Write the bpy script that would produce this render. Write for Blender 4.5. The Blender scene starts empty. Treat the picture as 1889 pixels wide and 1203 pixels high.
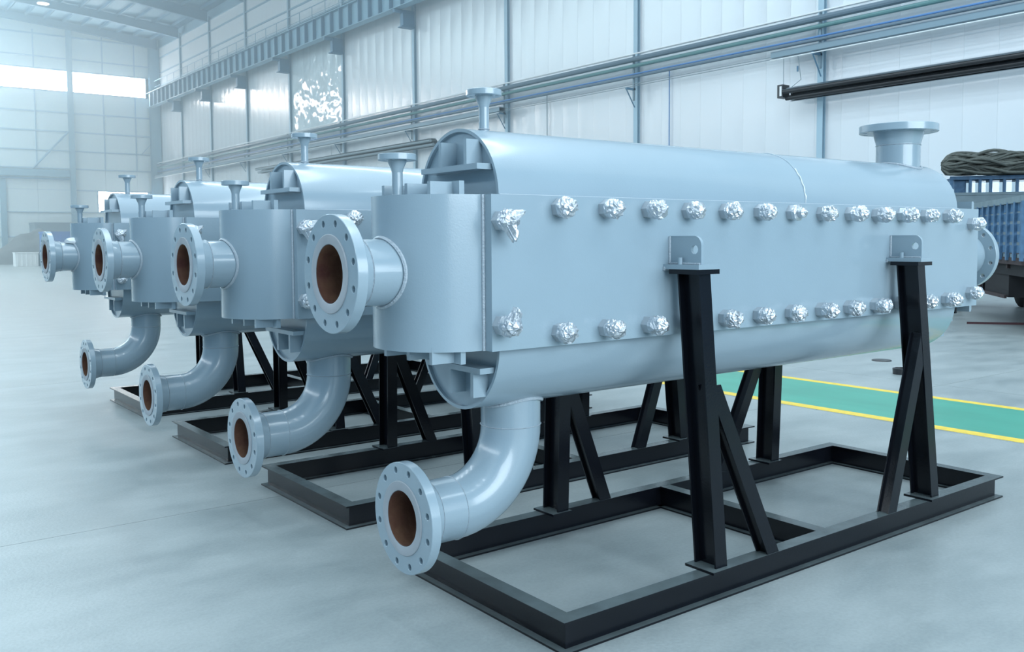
import bpy, bmesh, math, random
from mathutils import Vector, Matrix
PI = math.pi
random.seed(7)
sc = bpy.context.scene
C = sc.collection

# ------------------------------------------------------------------ camera
F_PX, CAMX, CAMY, CAMZ = 1701.4, -2.3113, -2.7134, 1.65
YAW, PITCH, ROLL, PY = 0.64959, -0.06133, -0.00614, 547.34
fw = Vector((math.sin(YAW)*math.cos(PITCH), math.cos(YAW)*math.cos(PITCH), math.sin(PITCH)))
r0 = Vector((math.cos(YAW), -math.sin(YAW), 0)); u0 = r0.cross(fw)
rr = r0*math.cos(ROLL)+u0*math.sin(ROLL); uu = u0*math.cos(ROLL)-r0*math.sin(ROLL)
cam = bpy.data.cameras.new('camera'); co = bpy.data.objects.new('camera', cam); C.objects.link(co)
m = Matrix((rr, uu, -fw)).transposed().to_4x4(); m.translation = (CAMX, CAMY, CAMZ)
co.matrix_world = m
cam.sensor_width = 36; cam.lens = F_PX*36/1889; cam.shift_y = -(601.5-PY)/1889
cam.clip_start = 0.05; cam.clip_end = 400
sc.camera = co

# ------------------------------------------------------------------ world, lights, exposure
w = bpy.data.worlds.new('World'); sc.world = w; w.use_nodes = True
bg = w.node_tree.nodes['Background']
bg.inputs[0].default_value = (0.64, 0.86, 1.0, 1); bg.inputs[1].default_value = 1.0
def area(name, loc, rot, sx, sy, power, col=(0.80, 0.92, 1.0)):
    l = bpy.data.lights.new(name, 'AREA'); l.shape = 'RECTANGLE'; l.size = sx; l.size_y = sy
    l.energy = power; l.color = col
    o = bpy.data.objects.new(name, l); C.objects.link(o); o.location = loc; o.rotation_euler = rot
    return o
# daylight strips in the roof high over the bay
for sx_ in (-1.0, 3.5, 8.0, 12.5): area('skylight_strip', (sx_, 8, 19), (0, 0, 0), 0.6, 40, 1350)
# the high window band of the left wall (shown there as window_3), facing the right wall
area('left_window_daylight', (-21.8, 34, 14.5), (0, math.radians(-90), 0), 3.2, 96, 7200)
area('end_wall_fill', (-7, 62, 20.2), (0, 0, 0), 26, 44, 25000, (0.58, 0.86, 1.0))  # unseen light added under the closed roof to brighten the end wall
# unseen fill light added behind the camera to brighten panels and headers
area('rear_fill_light', (1, -13.5, 6), (math.radians(90), 0, 0), 14, 7, 2500)
vs = sc.view_settings
vs.view_transform = 'Standard'; vs.look = 'None'; vs.gamma = 1; vs.use_curve_mapping = False; vs.exposure = 0.0

# ------------------------------------------------------------------ materials
def mat(name, col, rough=0.5, metal=0.0, noise=0.0, nscale=5, bump=0.0, bscale=60, spec=0.5, emit=None, estr=0, stretch=None, coat=0):
    m = bpy.data.materials.new(name); m.use_nodes = True
    nt = m.node_tree; b = nt.nodes['Principled BSDF']
    b.inputs['Base Color'].default_value = (*col, 1); b.inputs['Roughness'].default_value = rough
    b.inputs['Metallic'].default_value = metal; b.inputs['Specular IOR Level'].default_value = spec
    if coat:
        b.inputs['Coat Weight'].default_value = coat; b.inputs['Coat Roughness'].default_value = 0.10
    if emit:
        b.inputs['Emission Color'].default_value = (*emit, 1); b.inputs['Emission Strength'].default_value = estr
    tc = nt.nodes.new('ShaderNodeTexCoord'); src = tc.outputs['Object']
    if stretch:
        mp = nt.nodes.new('ShaderNodeMapping'); mp.inputs['Scale'].default_value = stretch
        nt.links.new(src, mp.inputs[0]); src = mp.outputs[0]
    if noise:
        n = nt.nodes.new('ShaderNodeTexNoise'); n.inputs['Scale'].default_value = nscale; n.inputs['Detail'].default_value = 5
        mx = nt.nodes.new('ShaderNodeMix'); mx.data_type = 'RGBA'
        mx.inputs[6].default_value = tuple(max(0, c*(1-noise)) for c in col)+(1,)
        mx.inputs[7].default_value = tuple(min(1, c*(1+noise)) for c in col)+(1,)
        nt.links.new(src, n.inputs['Vector']); nt.links.new(n.outputs[0], mx.inputs[0]); nt.links.new(mx.outputs[2], b.inputs['Base Color'])
    if bump:
        n2 = nt.nodes.new('ShaderNodeTexNoise'); n2.inputs['Scale'].default_value = bscale; n2.inputs['Detail'].default_value = 3
        bp = nt.nodes.new('ShaderNodeBump'); bp.inputs['Strength'].default_value = bump; bp.inputs['Distance'].default_value = 0.01
        nt.links.new(src, n2.inputs['Vector']); nt.links.new(n2.outputs[0], bp.inputs['Height']); nt.links.new(bp.outputs[0], b.inputs['Normal'])
    return m
PAINT = mat('grey_blue_paint', (0.262, 0.345, 0.400), 0.27, noise=0.05, nscale=3, bump=0.05, bscale=150, coat=0.45)
WELD = mat('painted_weld', (0.36, 0.42, 0.47), 0.3, bump=0.6, bscale=90)
BLACK = mat('black_enamel', (0.004, 0.005, 0.008), 0.22, noise=0.3, nscale=8, bump=0.05, bscale=90, spec=0.34)
def tinted(m, col):
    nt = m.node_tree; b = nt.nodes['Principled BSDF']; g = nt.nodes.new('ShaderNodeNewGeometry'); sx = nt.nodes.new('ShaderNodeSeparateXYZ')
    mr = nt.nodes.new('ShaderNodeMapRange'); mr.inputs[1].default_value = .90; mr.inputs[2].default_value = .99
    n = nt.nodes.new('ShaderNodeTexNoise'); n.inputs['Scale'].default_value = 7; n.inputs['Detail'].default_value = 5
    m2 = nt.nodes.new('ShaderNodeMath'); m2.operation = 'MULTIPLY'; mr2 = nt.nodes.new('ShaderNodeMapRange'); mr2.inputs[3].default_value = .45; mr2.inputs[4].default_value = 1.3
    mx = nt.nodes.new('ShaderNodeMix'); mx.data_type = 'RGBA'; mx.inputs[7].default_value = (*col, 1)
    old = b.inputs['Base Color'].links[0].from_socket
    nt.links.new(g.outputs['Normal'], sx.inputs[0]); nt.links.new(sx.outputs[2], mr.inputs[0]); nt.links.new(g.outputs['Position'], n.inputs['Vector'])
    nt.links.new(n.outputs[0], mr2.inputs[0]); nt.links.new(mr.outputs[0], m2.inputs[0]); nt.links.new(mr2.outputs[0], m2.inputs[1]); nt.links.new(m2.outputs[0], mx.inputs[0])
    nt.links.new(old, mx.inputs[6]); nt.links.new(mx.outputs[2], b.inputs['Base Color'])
tinted(BLACK, (0.10, 0.125, 0.13))   # grey mixed into the upward faces of the beams
FOIL = mat('foil', (0.58, 0.62, 0.66), 0.32, metal=0.85, bump=0.5, bscale=60)
NUTM = mat('silver_painted_nut', (0.42, 0.47, 0.51), 0.30, metal=0.35)
HOLE = mat('bolt_hole_dark', (0.05, 0.07, 0.09), 0.6)
GASKETL = mat('pale_paint_run', (0.62, 0.68, 0.72), 0.35)
GASKET = mat('raised_face_paint', (0.33, 0.36, 0.39), 0.5, noise=0.12, nscale=12)

def rust_mat():
    m = mat('rusty_bore', (0.16, 0.055, 0.03), 0.8, bump=0.3, bscale=40)
    nt = m.node_tree; b = nt.nodes['Principled BSDF']
    tc = nt.nodes.new('ShaderNodeTexCoord'); n = nt.nodes.new('ShaderNodeTexNoise'); n.inputs['Scale'].default_value = 9; n.inputs['Detail'].default_value = 6
    cr = nt.nodes.new('ShaderNodeValToRGB')
    cr.color_ramp.elements[0].position = 0.3; cr.color_ramp.elements[0].color = (0.07, 0.018, 0.014, 1)
    cr.color_ramp.elements[1].position = 0.72; cr.color_ramp.elements[1].color = (0.17, 0.085, 0.045, 1)
    nt.links.new(tc.outputs['Object'], n.inputs[0]); nt.links.new(n.outputs[0], cr.inputs[0]); nt.links.new(cr.outputs[0], b.inputs['Base Color'])
    return m
RUST = rust_mat()

def floor_mat():
    m = bpy.data.materials.new('sealed_concrete'); m.use_nodes = True; nt = m.node_tree; b = nt.nodes['Principled BSDF']
    g = nt.nodes.new('ShaderNodeNewGeometry')
    mp = nt.nodes.new('ShaderNodeMapping'); mp.inputs['Scale'].default_value = (0.8, 1.6, 1)
    nt.links.new(g.outputs['Position'], mp.inputs[0])
    n = nt.nodes.new('ShaderNodeTexNoise'); n.inputs['Scale'].default_value = 1.3; n.inputs['Detail'].default_value = 8; n.inputs['Roughness'].default_value = 0.6
    nt.links.new(mp.outputs[0], n.inputs['Vector'])
    cr = nt.nodes.new('ShaderNodeValToRGB')
    cr.color_ramp.elements[0].position = 0.36; cr.color_ramp.elements[0].color = (0.225, 0.265, 0.272, 1)
    cr.color_ramp.elements[1].position = 0.62; cr.color_ramp.elements[1].color = (0.305, 0.345, 0.35, 1)
    nt.links.new(n.outputs[0], cr.inputs[0])
    n2 = nt.nodes.new('ShaderNodeTexNoise'); n2.inputs['Scale'].default_value = 55; n2.inputs['Detail'].default_value = 4
    nt.links.new(g.outputs['Position'], n2.inputs['Vector'])
    mx = nt.nodes.new('ShaderNodeMix'); mx.data_type = 'RGBA'; mx.blend_type = 'OVERLAY'; mx.inputs[0].default_value = 0.16
    nt.links.new(cr.outputs[0], mx.inputs[6]); nt.links.new(n2.outputs[0], mx.inputs[7])
    nt.links.new(mx.outputs[2], b.inputs['Base Color'])
    b.inputs['Roughness'].default_value = 0.38
    mr = nt.nodes.new('ShaderNodeMapRange'); mr.inputs[3].default_value = 0.28; mr.inputs[4].default_value = 0.5
    nt.links.new(n.outputs[0], mr.inputs[0]); nt.links.new(mr.outputs[0], b.inputs['Roughness'])
    bp = nt.nodes.new('ShaderNodeBump'); bp.inputs['Strength'].default_value = 0.12; bp.inputs['Distance'].default_value = 0.01
    nt.links.new(n2.outputs[0], bp.inputs['Height']); nt.links.new(bp.outputs[0], b.inputs['Normal'])
    return m
FLOOR = floor_mat()
JOINT = mat('joint_dirt', (0.08, 0.09, 0.09), 0.9)
GREEN = mat('green_floor_paint', (0.06, 0.30, 0.22), 0.40, noise=0.28, nscale=1.6, stretch=(1.6, 0.5, 1))
YELLOW = mat('yellow_floor_paint', (0.72, 0.52, 0.06), 0.5, noise=0.25, nscale=14)

def wall_mat(name, col, rough, freq, strength, wob=0.0, wscale=1.0, spec=0.5):
    # fine upright ribs of the profiled sheet as relief, plus slow dents
    m = bpy.data.materials.new(name); m.use_nodes = True; nt = m.node_tree; b = nt.nodes['Principled BSDF']
    b.inputs['Base Color'].default_value = (*col, 1); b.inputs['Roughness'].default_value = rough; b.inputs['Specular IOR Level'].default_value = spec
    g = nt.nodes.new('ShaderNodeNewGeometry'); mp = nt.nodes.new('ShaderNodeMapping'); mp.inputs['Scale'].default_value = (1, 1, 0)
    nt.links.new(g.outputs['Position'], mp.inputs[0])
    wv = nt.nodes.new('ShaderNodeTexWave'); wv.bands_direction = 'DIAGONAL'; wv.inputs['Scale'].default_value = freq; wv.inputs['Distortion'].default_value = 0
    nt.links.new(mp.outputs[0], wv.inputs[0])
    bp = nt.nodes.new('ShaderNodeBump'); bp.inputs['Strength'].default_value = strength; bp.inputs['Distance'].default_value = 0.01
    nt.links.new(wv.outputs[1], bp.inputs['Height'])
    if wob:
        n = nt.nodes.new('ShaderNodeTexNoise'); n.inputs['Scale'].default_value = wscale; n.inputs['Detail'].default_value = 2
        nt.links.new(g.outputs['Position'], n.inputs['Vector'])
        b2 = nt.nodes.new('ShaderNodeBump'); b2.inputs['Strength'].default_value = 1.0; b2.inputs['Distance'].default_value = wob
        nt.links.new(n.outputs[0], b2.inputs['Height']); nt.links.new(bp.outputs[0], b2.inputs['Normal']); nt.links.new(b2.outputs[0], b.inputs['Normal'])
    else:
        nt.links.new(bp.outputs[0], b.inputs['Normal'])
    return m
WALL = wall_mat('white_wall_sheet', (0.69, 0.74, 0.78), 0.20, 1.6, 0.04, 0.0006, 0.5, 0.8)
WALLFOIL = wall_mat('creased_film_sheet', (0.60, 0.69, 0.73), 0.10, 1.6, 0.04, 0.16, 0.7, 0.9)
WALLUP = wall_mat('upper_wall_sheet', (0.73, 0.79, 0.82), 0.35, 1.6, 0.3, 0.004, 0.6, 0.5)
WALLEND = wall_mat('end_wall_sheet', (0.76, 0.87, 0.92), 0.5, 1.2, 0.1)
STEEL = mat('grey_blue_steelwork', (0.25, 0.42, 0.53), 0.5)
STEELL = mat('pale_steelwork', (0.38, 0.54, 0.64), 0.5)
STEELD = mat('dark_blue_steelwork', (0.10, 0.22, 0.33), 0.5)
SLATE = mat('roof_sheet', (0.12, 0.25, 0.37), 0.6)
PATCH = mat('roof_insulation', (0.24, 0.38, 0.47), 0.6)
LIGHTSHEET = mat('daylight_sheet', (0.7, 0.72, 0.7), 0.4, emit=(0.92, 0.95, 0.93), estr=0.55)
SKYPANE = mat('bright_pane', (0.8, 0.9, 1.0), 0.3, emit=(0.86, 0.95, 1.0), estr=20.0)
LAMPM = mat('lamp_glow', (1, 1, 1), 0.3, emit=(0.95, 0.98, 1), estr=8)
PIPEG = mat('grey_pipe', (0.13, 0.19, 0.24), 0.4)
PIPEGR = mat('green_grey_pipe', (0.12, 0.25, 0.26), 0.35)
PIPEB = mat('blue_pipe', (0.10, 0.24, 0.50), 0.35)
TRAYM = mat('galvanised_tray', (0.20, 0.29, 0.35), 0.5, metal=0.1)
CHROME = mat('polished_reflector', (0.42, 0.45, 0.48), 0.22, metal=1.0)
DARKTUBE = mat('dark_tube', (0.02, 0.022, 0.026), 0.35)
WIRE = mat('hanger_wire', (0.25, 0.32, 0.36), 0.5)
WHITE = mat('white_plastic', (0.8, 0.84, 0.86), 0.4)
TRBLUE = mat('worn_blue_paint', (0.055, 0.135, 0.24), 0.6, noise=0.6, nscale=9)
TRGREY = mat('dusty_grey_panel', (0.16, 0.22, 0.25), 0.7, noise=0.25, nscale=5)
TRRUST = mat('rusty_chassis', (0.035, 0.024, 0.026), 0.8, noise=0.5, nscale=10)
TYRE = mat('tyre_rubber', (0.008, 0.009, 0.012), 0.8)
ROPE = mat('old_rope', (0.095, 0.105, 0.095), 0.9, noise=0.4, nscale=20, bump=0.8, bscale=60)
GLASS = mat('cab_glass', (0.75, 0.85, 0.9), 0.03, spec=0.8)
GLASS.node_tree.nodes['Principled BSDF'].inputs['Transmission Weight'].default_value = 1.0
DIRT = mat('grey_rubble', (0.14, 0.16, 0.17), 0.95, noise=0.4, nscale=3, bump=1.0, bscale=4)
BLUEBOX = mat('blue_container_paint', (0.04, 0.16, 0.48), 0.5)
REDBAR = mat('rusty_red_bar', (0.06, 0.02, 0.026), 0.7)

# ------------------------------------------------------------------ helpers
def sharp(me, ang=35):
    bm = bmesh.new(); bm.from_mesh(me)
    bmesh.ops.recalc_face_normals(bm, faces=bm.faces)
    a = math.radians(ang)
    for f in bm.faces: f.smooth = True
    for e in bm.edges:
        if len(e.link_faces) == 2:
            e.smooth = e.calc_face_angle(0) < a
        else: e.smooth = True
    bm.to_mesh(me); bm.free()
def link(name, me, mt, parent=None, smooth=True):
    if isinstance(mt, (list, tuple)):
        for x in mt: me.materials.append(x)
    elif not me.materials: me.materials.append(mt)
    o = bpy.data.objects.new(name, me); C.objects.link(o)
    if parent is not None: o.parent = parent
    return o
class MB:
    """collects vertices and faces for one mesh"""
    def __init__(s, org=(0, 0, 0)): s.v = []; s.f = []; s.o = Vector(org)
    def add(s, vs, fs, M=None):
        n = len(s.v)
        for v in vs:
            v = Vector(v)
            if M is not None: v = M @ v
            s.v.append(v - s.o)
        s.f += [tuple(i+n for i in f) for f in fs]; return s
    def box(s, x0, x1, y0, y1, z0, z1, M=None):
        vs = [(x, y, z) for z in (z0, z1) for y in (y0, y1) for x in (x0, x1)]
        return s.add(vs, [(0, 2, 3, 1), (4, 5, 7, 6), (0, 1, 5, 4), (2, 6, 7, 3), (0, 4, 6, 2), (1, 3, 7, 5)], M)
    def prism(s, poly, p0, p1, ax, ay):
        """polygon (a,b) in the axes ax, ay swept from p0 to p1"""
        p0, p1, ax, ay = map(Vector, (p0, p1, ax, ay)); n = len(poly)
        vs = [p0+ax*a+ay*b for a, b in poly]+[p1+ax*a+ay*b for a, b in poly]
        return s.add(vs, [(i, (i+1) % n, n+(i+1) % n, n+i) for i in range(n)]+[tuple(range(n))[::-1], tuple(range(n, 2*n))])
    def lathe(s, prof, M, seg=48, closed=False):
        """profile (r,z) turned about z"""
        vs = []; fs = []; n = len(prof)
        for k in range(seg):
            a = 2*PI*k/seg
            vs += [(r*math.cos(a), r*math.sin(a), z) for r, z in prof]
        for k in range(seg):
            k2 = (k+1) % seg
            for i in range(n if closed else n-1):
                j = (i+1) % n
                fs.append((k*n+i, k2*n+i, k2*n+j, k*n+j))
        if not closed:
            for i in (0, n-1):
                if prof[i][0] > 1e-5 and s_cap:
                    fs.append(tuple(k*n+i for k in range(seg)))
        return s.add(vs, fs, M)
    def tube(s, pts, r, seg=10, up=(0, 0, 1), caps=True):
        pts = [Vector(p) for p in pts]; n = len(pts); vs = []; fs = []
        rs = r if isinstance(r, (list, tuple)) else [r]*n
        prev = None
        for i, p in enumerate(pts):
            t = (pts[min(i+1, n-1)]-pts[max(i-1, 0)]).normalized()
            if prev is None:
                a = Vector(up) if abs(t.dot(Vector(up))) < 0.95 else Vector((1, 0, 0))
                x = t.cross(a).normalized()
            else:
                x = (prev-t*prev.dot(t)).normalized()
            prev = x; y = t.cross(x)
            vs += [p+(x*math.cos(2*PI*k/seg)+y*math.sin(2*PI*k/seg))*rs[i] for k in range(seg)]
        for i in range(n-1):
            for k in range(seg):
                k2 = (k+1) % seg
                fs.append((i*seg+k, i*seg+k2, (i+1)*seg+k2, (i+1)*seg+k))
        if caps: fs += [tuple(range(seg))[::-1], tuple((n-1)*seg+k for k in range(seg))]
        return s.add(vs, fs)
    def mesh(s, name, ang=35):
        me = bpy.data.meshes.new(name); me.from_pydata([tuple(v) for v in s.v], [], s.f); sharp(me, ang); return me
    def build(s, name, mt, parent=None, ang=35):
        return link(name, s.mesh(name, ang), mt, parent)
s_cap = True
def tag(o, label=None, cat=None, group=None, kind=None):
    if label: o['label'] = label
    if cat: o['category'] = cat
    if group: o['group'] = group
    if kind: o['kind'] = kind
    return o
def empty(name, loc, label=None, cat=None, group=None, rot=(0, 0, 0), kind=None):
    o = bpy.data.objects.new(name, None); C.objects.link(o); o.location = loc; o.rotation_euler = rot
    o.empty_display_size = 0.1
    return tag(o, label, cat, group, kind)
KIDS = {}
def copy_tree(o, parent=None):
    c = o.copy(); C.objects.link(c); c.parent = parent
    for ch in o.children: copy_tree(ch, c)
    return c
def frame_to(origin, zdir, xdir):
    z = Vector(zdir).normalized(); x = Vector(xdir); x = (x-z*x.dot(z)).normalized(); y = z.cross(x)
    M = Matrix((x, y, z)).transposed().to_4x4(); M.translation = Vector(origin); return M
def ibeam_poly(h, b, tf, tw):
    return [(-b/2, 0), (b/2, 0), (b/2, tf), (tw/2, tf), (tw/2, h-tf), (b/2, h-tf), (b/2, h), (-b/2, h), (-b/2, h-tf), (-tw/2, h-tf), (-tw/2, tf), (-b/2, tf)]

def flange_mesh(name, R, rb, th, nh, rh, rhole, phase=0.0, seg=72):
    """disc ring with real bolt holes, lying in z 0..th"""
    cu = bpy.data.curves.new(name, 'CURVE'); cu.dimensions = '2D'; cu.fill_mode = 'BOTH'
    cu.extrude = th/2-0.002; cu.bevel_depth = 0.002; cu.bevel_resolution = 0; cu.offset = -0.002
    def circ(cx, cy, r, n):
        sp = cu.splines.new('POLY'); sp.points.add(n-1)
        for i in range(n):
            a = 2*PI*i/n; sp.points[i].co = (cx+r*math.cos(a), cy+r*math.sin(a), 0, 1)
        sp.use_cyclic_u = True
    circ(0, 0, R, seg); circ(0, 0, rb, 48)
    for k in range(nh):
        a = phase+2*PI*k/nh; circ(rh*math.cos(a), rh*math.sin(a), rhole, 14)
    ob = bpy.data.objects.new('tmp', cu); C.objects.link(ob)
    dg = bpy.context.evaluated_depsgraph_get()
    me = bpy.data.meshes.new_from_object(ob.evaluated_get(dg)); me.name = name
    bpy.data.objects.remove(ob); bpy.data.curves.remove(cu)
    bm = bmesh.new(); bm.from_mesh(me); bmesh.ops.remove_doubles(bm, verts=bm.verts, dist=1e-5)
    bmesh.ops.translate(bm, verts=bm.verts, vec=(0, 0, th/2)); bm.to_mesh(me); bm.free()
    me.materials.clear()
    sharp(me, 40); return me
def xf(me, M):
    me.transform(M); return me

# ================================================================== STRUCTURE
XW, YE = 24.7, 88.2           # right wall plane, end wall plane
COLY = [-2.0, 7.0, 15.7, 24.3, 33.0, 41.5, 50.0, 58.0, 65.9, 73.8, 81.3]
# floor: slabs with recessed joints
fl = MB().box(-30, XW+1.5, -14, YE+1.5, -0.25, -0.03).build('floor', JOINT); tag(fl, kind='structure')
def slab(x0, x1, y0, y1):
    g = 0.003
    MB().box(x0+g, x1-g, y0+g, y1-g, -0.03, 0).build('concrete_slab', FLOOR, fl)
ysL = [-14, -9.5, -3.4, 2.9]+[2.9+6.2*k for k in range(1, 14)]+[YE+1.4]
ysR = [-14, -9.8, -3.6, 2.53]+[2.53+6.2*k for k in range(1, 14)]+[YE+1.4]
for xs, ys in (((-30, -20, -14, -7.5), ysL), ((5.33, 7.7, 13.8, 19.9, XW+1.4), ysR)):
    for a, b in zip(xs[:-1], xs[1:]):
        for c, d in zip(ys[:-1], ys[1:]): slab(a, b, c, d)
for c, d in zip(ysL[:-1], ysL[1:]): slab(-7.5, 5.33, c, d)
# painted walkway with two edge lines, along the bay
MB().box(5.50, 6.80, -10, 26, 0.0, 0.002).build('walkway_paint', GREEN, fl)
MB().box(5.36, 5.50, -10, 26, 0.0, 0.0025).build('edge_line', YELLOW, fl)
MB().box(6.80, 6.92, -10, 26, 0.0, 0.0025).build('edge_line', YELLOW, fl)

# right wall: sheets 1.0 m wide, lower run and upper run, girts and columns
wr = MB().box(XW+0.10, XW+0.20, -8, YE, 0, 21).build('wall_right', STEEL); tag(wr, kind='structure')
ZS = 9.15; ZU = 15.9; ZT = 20.0
def panel_mesh(wd, h, th, nm, dep=0.004):
    mb = MB(); g = 0.0015
    # sheet with small turned-in side laps
    p = [(g, 0), (g+0.03, -dep), (wd-g-0.03, -dep), (wd-g, 0), (wd-g, th), (g, th)]
    mb.prism([(b, a) for a, b in p], (0, 0, 0), (0, 0, h), (1, 0, 0), (0, 1, 0))
    return mb.mesh(nm)
pm1 = panel_mesh(1.0, ZS, 0.08, 'wall_panel_low')
pm2 = panel_mesh(1.0, ZU-ZS, 0.08, 'wall_panel_mid')
pm3 = panel_mesh(1.0, ZT-ZU, 0.08, 'wall_panel_top')
pm2f = pm2.copy(); pm1f = pm1.copy()
pm1.materials.append(WALL); pm2.materials.append(WALL); pm3.materials.append(WALLUP); pm2f.materials.append(WALLFOIL); pm1f.materials.append(WALLFOIL)
y = -8.0
while y < YE-0.5:
    for me, z in ((pm1, 0), (pm2, ZS), (pm3, ZU)):
        if me is pm2 and 50 < y+0.5 < 58: me = pm2f
        o = bpy.data.objects.new('wall_panel', me); C.objects.link(o); o.parent = wr; o.location = (XW, y, z)
    y += 1.0
MB().box(XW-0.035, XW, -8, YE, ZS-0.02, ZS+0.05).build('sheet_lap_trim', WALL, wr)
for z in (16.35, 17.55, 18.95, 19.9):
    MB().box(XW-0.10, XW, -8, YE, z-0.05, z+0.05).build('girt', STEEL, wr)
for yc in COLY:
    col = MB(); W = 0.22
    col.prism(ibeam_poly(0.16, W, 0.02, 0.014), (XW-0.165, yc, 0), (XW-0.165, yc, 20.2), (0, 1, 0), (1, 0, 0))
    c = col.build('steel_column', STEELL, wr)
    b = MB().box(XW-.86, XW-.16, yc-.16, yc+.16, 13.30, 14.17)
    b.box(XW-.98, XW-.16, yc-.22, yc+.22, 13.24, 13.30)
    b.box(XW-1.36, XW-.86, yc-.10, yc+.10, 14.0, 14.17)
    b.build('crane_bracket', STEELD, c)

# end wall with window band, girts, mullions, wind braces
we = MB().box(-30, XW+0.2, YE+0.10, YE+0.2, 0, 27).build('wall_back', STEEL); tag(we, kind='structure')
def wpan(x0, x1, z0, z1):
    MB().box(x0+0.01, x1-0.01, YE, YE+0.08, z0+0.01, z1-0.01).build('wall_panel', WALLEND, we)
xs = [-30, -26.6, -23.2, -19.8, -16.9, -14, -11.1, -8.2, -5.3, -2.4, 0.5, 3.4, 6.3, 8.7, 11.1, 14.0, 16.85, 19.7, 22.5, 24.75]
zs = [0, 2.2, 4.40, 6.4, 8.30, 9.9, 11.6, 13.3, 15.2, 17.0, 18.1, 20.05, 22.5, 25]
for a, b in zip(xs[:-1], xs[1:]):
    for c, d in zip(zs[:-1], zs[1:]):
        if c == 15.2 and a < 22.4: continue
        if c == 4.40 and 18 < a < 22.4: continue
        wpan(a, b, c, d)
wpan(23.5, 24.75, 15.2, 17.0)
g = []
for z, t in ((2.2, .03), (4.40, .045), (8.30, .05), (9.9, .045), (11.6, .055), (13.3, .055), (17.05, .05), (18.1, .045), (20.05, .06)):
    MB().box(-30, XW, YE-0.14, YE, z-t, z+t).build('girt', STEELL, we)
MB().box(16.85, XW, YE-0.14, YE, 6.33, 6.43).build('girt', STEELL, we)
for x in (14.0, 19.7, 22.5, 8.7, 3.4, -2.4, -8.2, -14):
    MB().box(x-0.05, x+0.05, YE-0.08, YE, 8.3, 15.15).build('mullion', STEELL, we)
    MB().box(x-0.05, x+0.05, YE-0.08, YE, 17.0, 20.4).build('mullion', STEELL, we)
for x in (16.85, 5.0, -7, -19):
    MB().prism(ibeam_poly(0.35, 0.42, 0.03, 0.02), (x, YE-0.5, 0), (x, YE-0.5, 20.8), (1, 0, 0), (0, 1, 0)).build('steel_column', STEEL, we)
MB().prism(ibeam_poly(0.5, 0.9, 0.03, 0.02), (XW-0.5, YE-0.6, 0), (XW-0.5, YE-0.6, 20.0), (1, 0, 0), (0, 1, 0)).build('steel_column', STEEL, we)
MB().box(11.0, 11.45, YE-0.25, YE, 0, 7.3).build('gate_post', STEEL, we)
MB().box(-30, 16.6, YE-0.35, YE, 7.55, 8.15).build('gate_head', STEEL, we)
MB().box(-30, 16.6, YE-0.45, YE-0.30, 7.28, 7.42).build('gate_rail', STEELD, we)
def strut(x0, z0, x1, z1, t=0.09):
    MB().tube([(x0, YE-0.3, z0), (x1, YE-0.3, z1)], t, 6).build('wind_brace', STEEL, we)
strut(16.6, 11.6, 13.6, 8.2); strut(22.9, 9.9, 24.2, 11.4, 0.03)
# window band (window_1): panes between bars, and the small window (window_2)
def window(name, x0, x1, z0, z1, n):
    fr = MB(); fr.box(x0-.06, x1+.06, YE-.04, YE+.06, z0-.06, z0+.02); fr.box(x0-.06, x1+.06, YE-.04, YE+.06, z1-.02, z1+.06)
    fr.box(x0-.06, x0+.02, YE-.04, YE+.06, z0, z1); fr.box(x1-.02, x1+.06, YE-.04, YE+.06, z0, z1)
    f = fr.build(name, STEEL); tag(f, kind='structure')
    wd = (x1-x0)/n
    for k in range(n):
        MB().box(x0+k*wd+.015, x0+(k+1)*wd-.015, YE+.0, YE+.03, z0+.02, z1-.02).build('pane', SKYPANE, f)
window('window_1', -29.9, 23.5, 15.2, 17.0, 24)
window('window_2', 19.0, 23.42, 4.46, 6.33, 4)

# left and front walls of the hall (out of the photograph's view)
wl_ = MB().box(-22.2, -22.0, -14.2, YE, 0, 21).build('wall_left', STEELD); tag(wl_, kind='structure')
y = -13.9
while y < YE-3:
    MB().box(-22.0, -21.94, y+.01, y+2.99, 0, 12.8).build('wall_panel', SLATE, wl_)
    MB().box(-22.0, -21.94, y+.01, y+2.99, 16.2, 21).build('wall_panel', SLATE, wl_); y += 3.0
w3 = MB().box(-22.0, -21.9, -14, 82, 12.80, 12.88).box(-22.0, -21.9, -14, 82, 16.12, 16.2).build('window_3', STEEL); tag(w3, kind='structure')
for k in range(33): MB().box(-22.0, -21.93, -14+3*k-.04, -14+3*k+.04, 12.88, 16.12).build('glazing_bar', STEEL, w3)
wf_ = MB().box(-22.2, -6.2, -14.3, -14.1, 0, 19).box(8.2, XW+.2, -14.3, -14.1, 0, 19).box(-6.2, 8.2, -14.3, -14.1, 9.7, 19).build('wall_front', SLATE); tag(wf_, kind='structure')
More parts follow.
